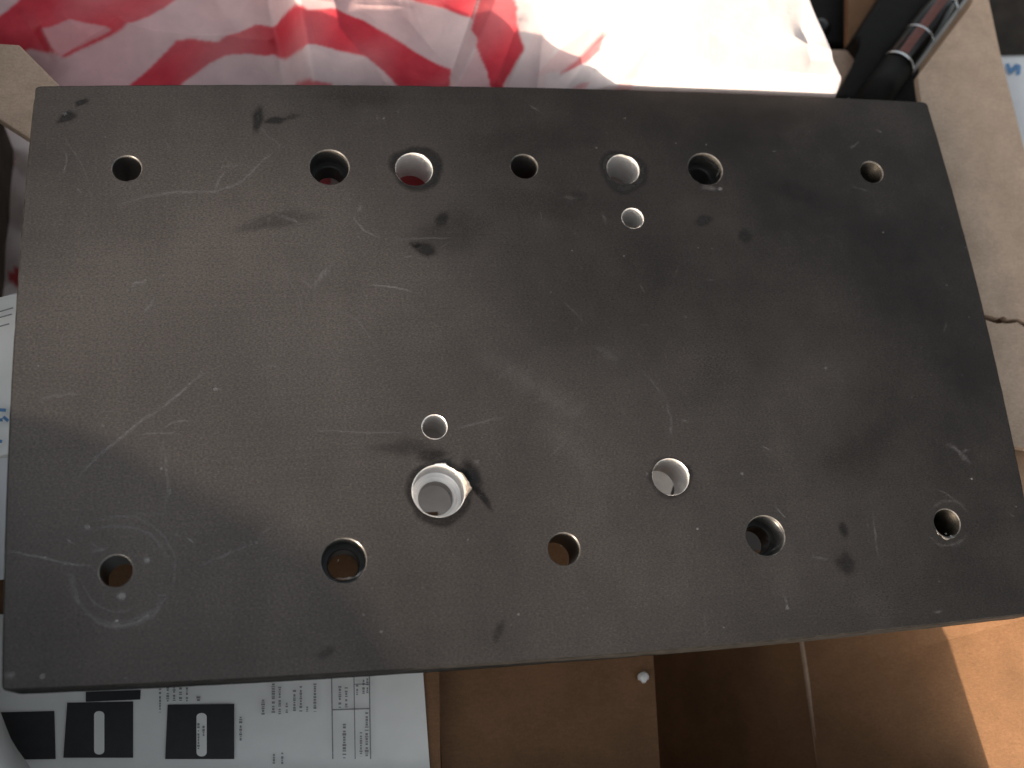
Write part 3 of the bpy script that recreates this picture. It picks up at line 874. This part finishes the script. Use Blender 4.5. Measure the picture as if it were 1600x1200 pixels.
def quad(name, pts, mat, z, parent):
    c = [at(x, y, z) for x, y in pts]
    return mesh_obj(name, c, [tuple(range(len(c)))], mat, parent)
zi = zp+0.0009
quad('printed_block', [(105, 1098), (208, 1096), (208, 1184), (99, 1184)], M['ink'], zi, sh)
quad('printed_block', [(134, 1081), (220, 1078), (219, 1093), (134, 1096.5)], M['ink'], zi, sh)
quad('printed_block', [(262, 1101), (366, 1100), (366, 1186), (258, 1186)], M['ink'], zi, sh)
quad('printed_block', [(-50, 1114), (85, 1111), (87, 1186), (-50, 1188)], M['ink'], zi, sh)
def slot(x0, x1, y0, y1, mat, nm, lumps=False):
    pts = []
    for i in range(9):
        t = math.pi*i/8
        pts.append(((x0+x1)/2-(x1-x0)/2*math.cos(t), y0+6-6*math.sin(t)))
    for i in range(9):
        t = math.pi*i/8
        pts.append(((x0+x1)/2+(x1-x0)/2*math.cos(t), y1-6+6*math.sin(t)))
    quad(nm, pts, mat, zi+0.00012, sh)
slot(147, 163, 1111, 1179, M['paper'], 'printed_bar'); slot(307, 323, 1114, 1182, M['paper'], 'printed_bar')
V, F = [], []
def dash(x, y0, y1, w, z=zi+0.0003):
    """one line of small print running up the sheet, broken into letter-sized strokes"""
    y = y0
    while y < y1:
        L = random.uniform(1.6, 4.0)
        k = random.uniform(0.55, 1.0)
        b = len(V)
        for p in ((x-w/2*k, y), (x+w/2*k, y), (x+w/2*k, min(y+L, y1)), (x-w/2*k, min(y+L, y1))):
            V.append(at(p[0], p[1], z))
        F.append((b, b+1, b+2, b+3))
        y += L+random.choice([0.8, 1.2, 1.2, 3.4])
for x, y0, y1, w in [(411, 1093, 1117, 6), (427, 1068, 1116, 6), (437, 1073, 1116, 5), (448, 1098, 1114, 4), (460, 1078, 1114, 5), (470, 1072, 1113, 5), (480, 1104, 1112, 4), (492, 1068, 1112, 5),
                     (531, 1072, 1106, 5), (541, 1074, 1106, 5), (558, 1070, 1086, 4), (568, 1062, 1084, 4), (574, 1060, 1083, 4), (538, 1131, 1185, 6), (564, 1144, 1182, 5), (573, 1113, 1183, 6),
                     (250, 1076, 1113, 4), (262, 1073, 1096, 5), (272, 1074, 1095, 5), (282, 1074, 1095, 5), (292, 1074, 1096, 4), (310, 1088, 1097, 8), (376, 1120, 1158, 5),
                     (428, 1178, 1193, 4), (441, 1176, 1194, 5), (310, 1130, 1172, 4), (318, 1134, 1150, 4)]:
    dash(x, y0, y1, w)
def rule(x0, y0, x1, y1, w):
    b = len(V)
    d = np.array([x1-x0, y1-y0], float); d /= np.linalg.norm(d); n = np.array([-d[1], d[0]])*w/2
    for p in ((x0+n[0], y0+n[1]), (x1+n[0], y1+n[1]), (x1-n[0], y1-n[1]), (x0-n[0], y0-n[1])):
        V.append(at(p[0], p[1], zi+0.0003))
    F.append((b, b+1, b+2, b+3))
rule(518, 1050, 520, 1186, 2.0); rule(577, 1050, 579, 1186, 2.0); rule(553, 1055, 555, 1186, 1.6); rule(519, 1109, 577, 1107, 2.2); rule(553, 1069, 577, 1069, 1.5)
pr = mesh_obj('small_print', V, F, M['greyink'], sh)
pr['kind'] = 'stuff'

# crumb of white foam on the box flap
c = at(1005, 1058, -0.0625)
bm = bmesh.new()
bmesh.ops.create_icosphere(bm, subdivisions=3, radius=0.0018)
for v in bm.verts: v.co *= 1+0.35*noise.noise(v.co*1100+Vector((3, 1, 2)))
o = bm_obj('foam_crumb', bm, M['foam'], smooth=True)
o.location = (c[0], c[1], -0.0622)
tag(o, 'tiny white foam crumb on the brown box flap below the plate', 'foam crumb')

# ------------------------------------------------------------------ parcels
def pillow(name, outline_px, z, h, mat, n=26):
    """soft parcel: its outline lies at height z, its middle swells by h"""
    c = np.array([at(x, y, z) for x, y in outline_px])
    u = np.linspace(0, 1, n)
    U, W = np.meshgrid(u, u)
    P = ((1-U)*(1-W))[..., None]*c[0]+(U*(1-W))[..., None]*c[1]+(U*W)[..., None]*c[2]+((1-U)*W)[..., None]*c[3]
    s = (np.sin(math.pi*U)*np.sin(math.pi*W))**0.5
    wr = np.array([[noise.noise((a*3, b*3, z*100)) for a, b in zip(ra, rb)] for ra, rb in zip(U*4, W*4)])
    bm = bmesh.new()
    top = [[bm.verts.new((P[j, i, 0], P[j, i, 1], z+h*s[j, i]+0.0012*wr[j, i]*s[j, i])) for i in range(n)] for j in range(n)]
    low = [[(top[j][i] if i in (0, n-1) or j in (0, n-1) else bm.verts.new((P[j, i, 0], P[j, i, 1], z-h*s[j, i]))) for i in range(n)] for j in range(n)]
    for j in range(n-1):
        for i in range(n-1):
            bm.faces.new([top[j][i], top[j][i+1], top[j+1][i+1], top[j+1][i]])
            f = [low[j][i], low[j+1][i], low[j+1][i+1], low[j][i+1]]
            try: bm.faces.new(f)
            except ValueError: pass
    bmesh.ops.recalc_face_normals(bm, faces=bm.faces[:])
    return bm_obj(name, bm, mat, None, True)

# right: white parcel with a blue letter
pe = empty('white_parcel', (0.24, 0.12, -0.04))
tag(pe, 'white plastic parcel with a blue printed letter beyond the right cardboard flap', 'parcel')
b = pillow('parcel_body', [(1520, 88), (1900, 80), (1900, 330), (1520, 340)], -0.034, 0.010, M['poly'])
b.parent = pe; b.location = -Vector(pe.location)
def strokes(name, lines, w, z, mat, parent):
    V, F = [], []
    for pts in lines:
        for (x0, y0), (x1, y1) in zip(pts[:-1], pts[1:]):
            d = np.array([x1-x0, y1-y0], float); L = np.linalg.norm(d); d /= L; n = np.array([-d[1], d[0]])*w/2
            k = len(V)
            e = d*w*0.25
            for p in ((x0-e[0]+n[0], y0-e[1]+n[1]), (x1+e[0]+n[0], y1+e[1]+n[1]), (x1+e[0]-n[0], y1+e[1]-n[1]), (x0-e[0]-n[0], y0-e[1]-n[1])):
                V.append(at(p[0], p[1], z+0.00012*len(F)))
            F.append((k, k+1, k+2, k+3))
    return mesh_obj(name, V, F, mat, parent)
LET_R = [[(1574, 101), (1579, 113)], [(1579, 112), (1588, 103)], [(1587, 103), (1592, 104), (1591, 116)]]

# left: white label sheet with blue marks, under the plate's left edge
le = empty('blue_marked_parcel', (-0.2, -0.01, -0.03))
tag(le, 'white paper parcel with small blue marks peeking out left of the plate', 'parcel')
slab('parcel_body', P3((-220, 520, -0.030), (30, 456, -0.027), (60, 470, -0.027), (60, 700, -0.027), (-220, 760, -0.030)), 0.012, M['paper'], le)
slab('parcel_lower_face', P3((-220, 715, -0.029), (60, 690, -0.0285), (60, 900, -0.040), (-220, 930, -0.040)), 0.010, M['poly'], le)
slab('added_shade_end', [(-0.235, 0.13, 0.004), (-0.178, 0.13, 0.002), (-0.178, 0.015, 0.0), (-0.235, 0.015, 0.004)], 0.22, M['gapdark'], le)  # unseen end block added to keep the sun off the bag's left
strokes('blue_marks', [[(-4, 640), (8, 641)], [(-4, 656), (3, 656)], [(6, 652), (12, 657)], [(-4, 688), (2, 690)]], 5, -0.0262, M['blue'], le)
strokes('faint_print', [[(-4, 488), (20, 481)], [(-4, 497), (18, 491)], [(-4, 511), (14, 506)]], 2.0, -0.0262, M['greyink'], le)

# grey pouch at the lower left, lengthened out of view to shade the plate
def loft(name, path, mat):
    """soft rounded ridge: path of (x, y, top z, half width)"""
    V, F = [], []
    m_ = 18
    pts = np.array(path)
    t = np.linspace(0, len(pts)-1, 40)
    Q = np.stack([np.interp(t, np.arange(len(pts)), pts[:, k]) for k in range(4)], -1)
    for _ in range(6): Q[1:-1] = (Q[:-2]+2*Q[1:-1]+Q[2:])/4
    for i in range(len(Q)):
        d = Q[min(i+1, len(Q)-1), :2]-Q[max(i-1, 0), :2]; d /= np.linalg.norm(d); n = np.array([-d[1], d[0]])
        for j in range(m_):
            a = 2*math.pi*j/m_
            cx_, cz_ = math.cos(a), math.sin(a)
            k = 1+0.05*noise.noise((i*0.3, j*0.6, 2.0))
            zc = (Q[i, 2]-0.056)/2; hz_ = (Q[i, 2]+0.056)/2
            sx = math.copysign(abs(cx_)**0.7, cx_)*Q[i, 3]*k
            sz = math.copysign(abs(cz_)**0.7, cz_)*hz_
            V.append((Q[i, 0]+n[0]*sx, Q[i, 1]+n[1]*sx, zc+sz))
    for i in range(len(Q)-1):
        for j in range(m_):
            F.append((i*m_+j, i*m_+(j+1) % m_, (i+1)*m_+(j+1) % m_, (i+1)*m_+j))
    F.append(tuple(range(m_))[::-1]); F.append(tuple((len(Q)-1)*m_+j for j in range(m_)))
    return mesh_obj(name, V, F, mat, None, True)
pouch = loft('grey_pouch', [(-0.198, 0.000, -0.008, 0.010), (-0.193, -0.03, 0.004, 0.018), (-0.188, -0.07, 0.010, 0.024), (-0.186, -0.11, 0.014, 0.033), (-0.163, -0.152, 0.017, 0.037), (-0.120, -0.180, 0.014, 0.030), (-0.070, -0.188, 0.006, 0.026)], M['greypoly'])
tag(pouch, 'soft grey pouch just showing at the lower left corner', 'pouch')

# ------------------------------------------------------------------ upper right corner
# black tube with bright rings
def cyl_between(a, b, r0, r1, mat, name, parent, n=40, caps=True):
    a, b = Vector(a), Vector(b)
    d = (b-a).normalized()
    q = d.to_track_quat('Z', 'Y')
    V, F = [], []
    for c, r in ((a, r0), (b, r1)):
        for i in range(n):
            t = 2*math.pi*i/n
            V.append(c+q @ Vector((r*math.cos(t), r*math.sin(t), 0)))
    for i in range(n):
        F.append((i, (i+1) % n, n+(i+1) % n, n+i))
    if caps: F += [tuple(range(n))[::-1], tuple(range(n, 2*n))]
    o = mesh_obj(name, V, F, mat, parent)
    o.data.polygons.foreach_set('use_smooth', [len(p.vertices) == 4 for p in o.data.polygons])
    return o
zt = -0.034
A0 = Vector(at(1402, 103, zt)); A1 = Vector(at(1520, -55, zt))
tube = empty('black_tube', A0)
tag(tube, 'shiny black tube with bright rings leaning in the upper right corner', 'tube')
R_T = 0.0068
ax = (A1-A0).normalized()
cyl_between(A0, A1, R_T, R_T, M['gloss'], 'tube_body', tube)
for px, py, w in ((1402, 103, 0.0006), (1433, 61.5, 0.0004), (1471, 10.6, 0.0006)):
    p = Vector(at(px, py, zt))
    cyl_between(p-ax*w, p+ax*w, R_T+0.0002, R_T+0.0002, M['chrome'], 'bright_ring', tube)
A2 = Vector(at(1352, 172, zt-0.002))
cyl_between(A2, A0-ax*0.0005, R_T*0.93, R_T*0.93, M['black'], 'tube_lower_section', tube)
up = Vector((0, 0, 1)); sd = ax.cross(up).normalized(); nrm = sd.cross(ax)
def stripe(a0, a1, ang0, ang1, mat, name):
    V, F = [], []
    k = 6
    for s in (a0, a1):
        for i in range(k+1):
            t = ang0+(ang1-ang0)*i/k
            V.append(A0+ax*s+(sd*math.cos(t)+nrm*math.sin(t))*(R_T+0.00008))
    for i in range(k): F.append((i, i+1, k+2+i, k+1+i))
    return mesh_obj(name, V, F, mat, tube, True)
stripe(0.001, 0.045, math.radians(88), math.radians(118), M['red_reflection'], 'reflection_stripe')  # reflection in the tube, painted as a reddish strip

stripe(0.000, 0.050, math.radians(-25), math.radians(38), M['greypoly'], 'sheen_stripe')  # sheen on the tube's right side, painted as a grey strip
# dark block left of the tube
db = slab('black_block', P3((1308, 150, -0.038), (1352, 75, -0.036), (1337, 55, -0.036), (1410, -60, -0.036), (1490, -60, -0.036), (1430, 60, -0.036), (1442, 165, -0.038), (1380, 175, -0.038)), 0.03, M['black'], bevel=0.002)
tag(db, 'matt black foam block between the bag and the shiny tube', 'foam block')

ub = empty('far_cardboard_box', (0.14, 0.2, -0.18))
tag(ub, 'brown cardboard box behind the plate at the top right holding the black case', 'cardboard box')
slab('box_rim', P3((1240, 74, -0.045), (1322, 78, -0.045), (1345, 84, -0.045), (1345, 190, -0.045), (1240, 190, -0.045)), 0.0035, M['card_pale'], ub)
slab('box_divider', P3((1325, -60, -0.047), (1440, -60, -0.047), (1440, 90, -0.047), (1325, 76, -0.047)), 0.0035, M['card_warm'], ub)
slab('box_back', P3((1180, -90, -0.095), (1750, -90, -0.095), (1750, 130, -0.095), (1180, 130, -0.095)), 0.0035, M['card'], ub)

bm = bmesh.new()
k0 = [at(x, y, -0.055) for x, y in ((1228, -60), (1322, -60), (1326, 70), (1236, 64))]
tv = [bm.verts.new(p) for p in k0]; lv = [bm.verts.new(p-np.array([0, 0, 0.03])) for p in k0]
bm.faces.new(tv); bm.faces.new(lv[::-1])
for i in range(4): bm.faces.new([tv[i], lv[i], lv[(i+1) % 4], tv[(i+1) % 4]])
bmesh.ops.recalc_face_normals(bm, faces=bm.faces[:])
bmesh.ops.bevel(bm, geom=bm.edges[:], offset=0.002, segments=3, profile=0.5, affect='EDGES')
case = empty('black_case', k0[2])
tag(case, 'black plastic case with a round knob inside the far cardboard box', 'case')
bm_obj('case_body', bm, M['black'], case)
bm = bmesh.new()
bmesh.ops.create_uvsphere(bm, u_segments=24, v_segments=14, radius=0.0042)
for v in bm.verts: v.co.z = v.co.z*0.7
kp = at(1283, 42, -0.054)
for v in bm.verts: v.co += Vector(kp)
bm_obj('knob', bm, M['gloss'], case, True)
dk = slab('gap_shade_sheet', P3((1535, -60, -0.058), (1900, -60, -0.058), (1900, 110, -0.058), (1540, 110, -0.058)), 0.004, M['gapdark'])  # flat dark sheet added for the shade of an empty gap
tag(dk, 'added dark sheet for the shade in the gap above the white parcel at the right edge', 'sheet')

# the blue letter lies on the parcel's swelling
def surf_z(obj, x, y):
    best, bz = 1e9, 0
    L = Vector(obj.parent.location)+Vector(obj.location) if obj.parent else Vector(obj.location)
    for v in obj.data.vertices:
        d = (v.co.x-x)**2+(v.co.y-y)**2
        if d < best and v.co.z > -0.034: best, bz = d, v.co.z
    return bz
p = at(1583, 108, -0.028)
strokes('blue_letter', LET_R, 6.5, surf_z(b, p[0], p[1])+0.0006, M['blue'], pe)
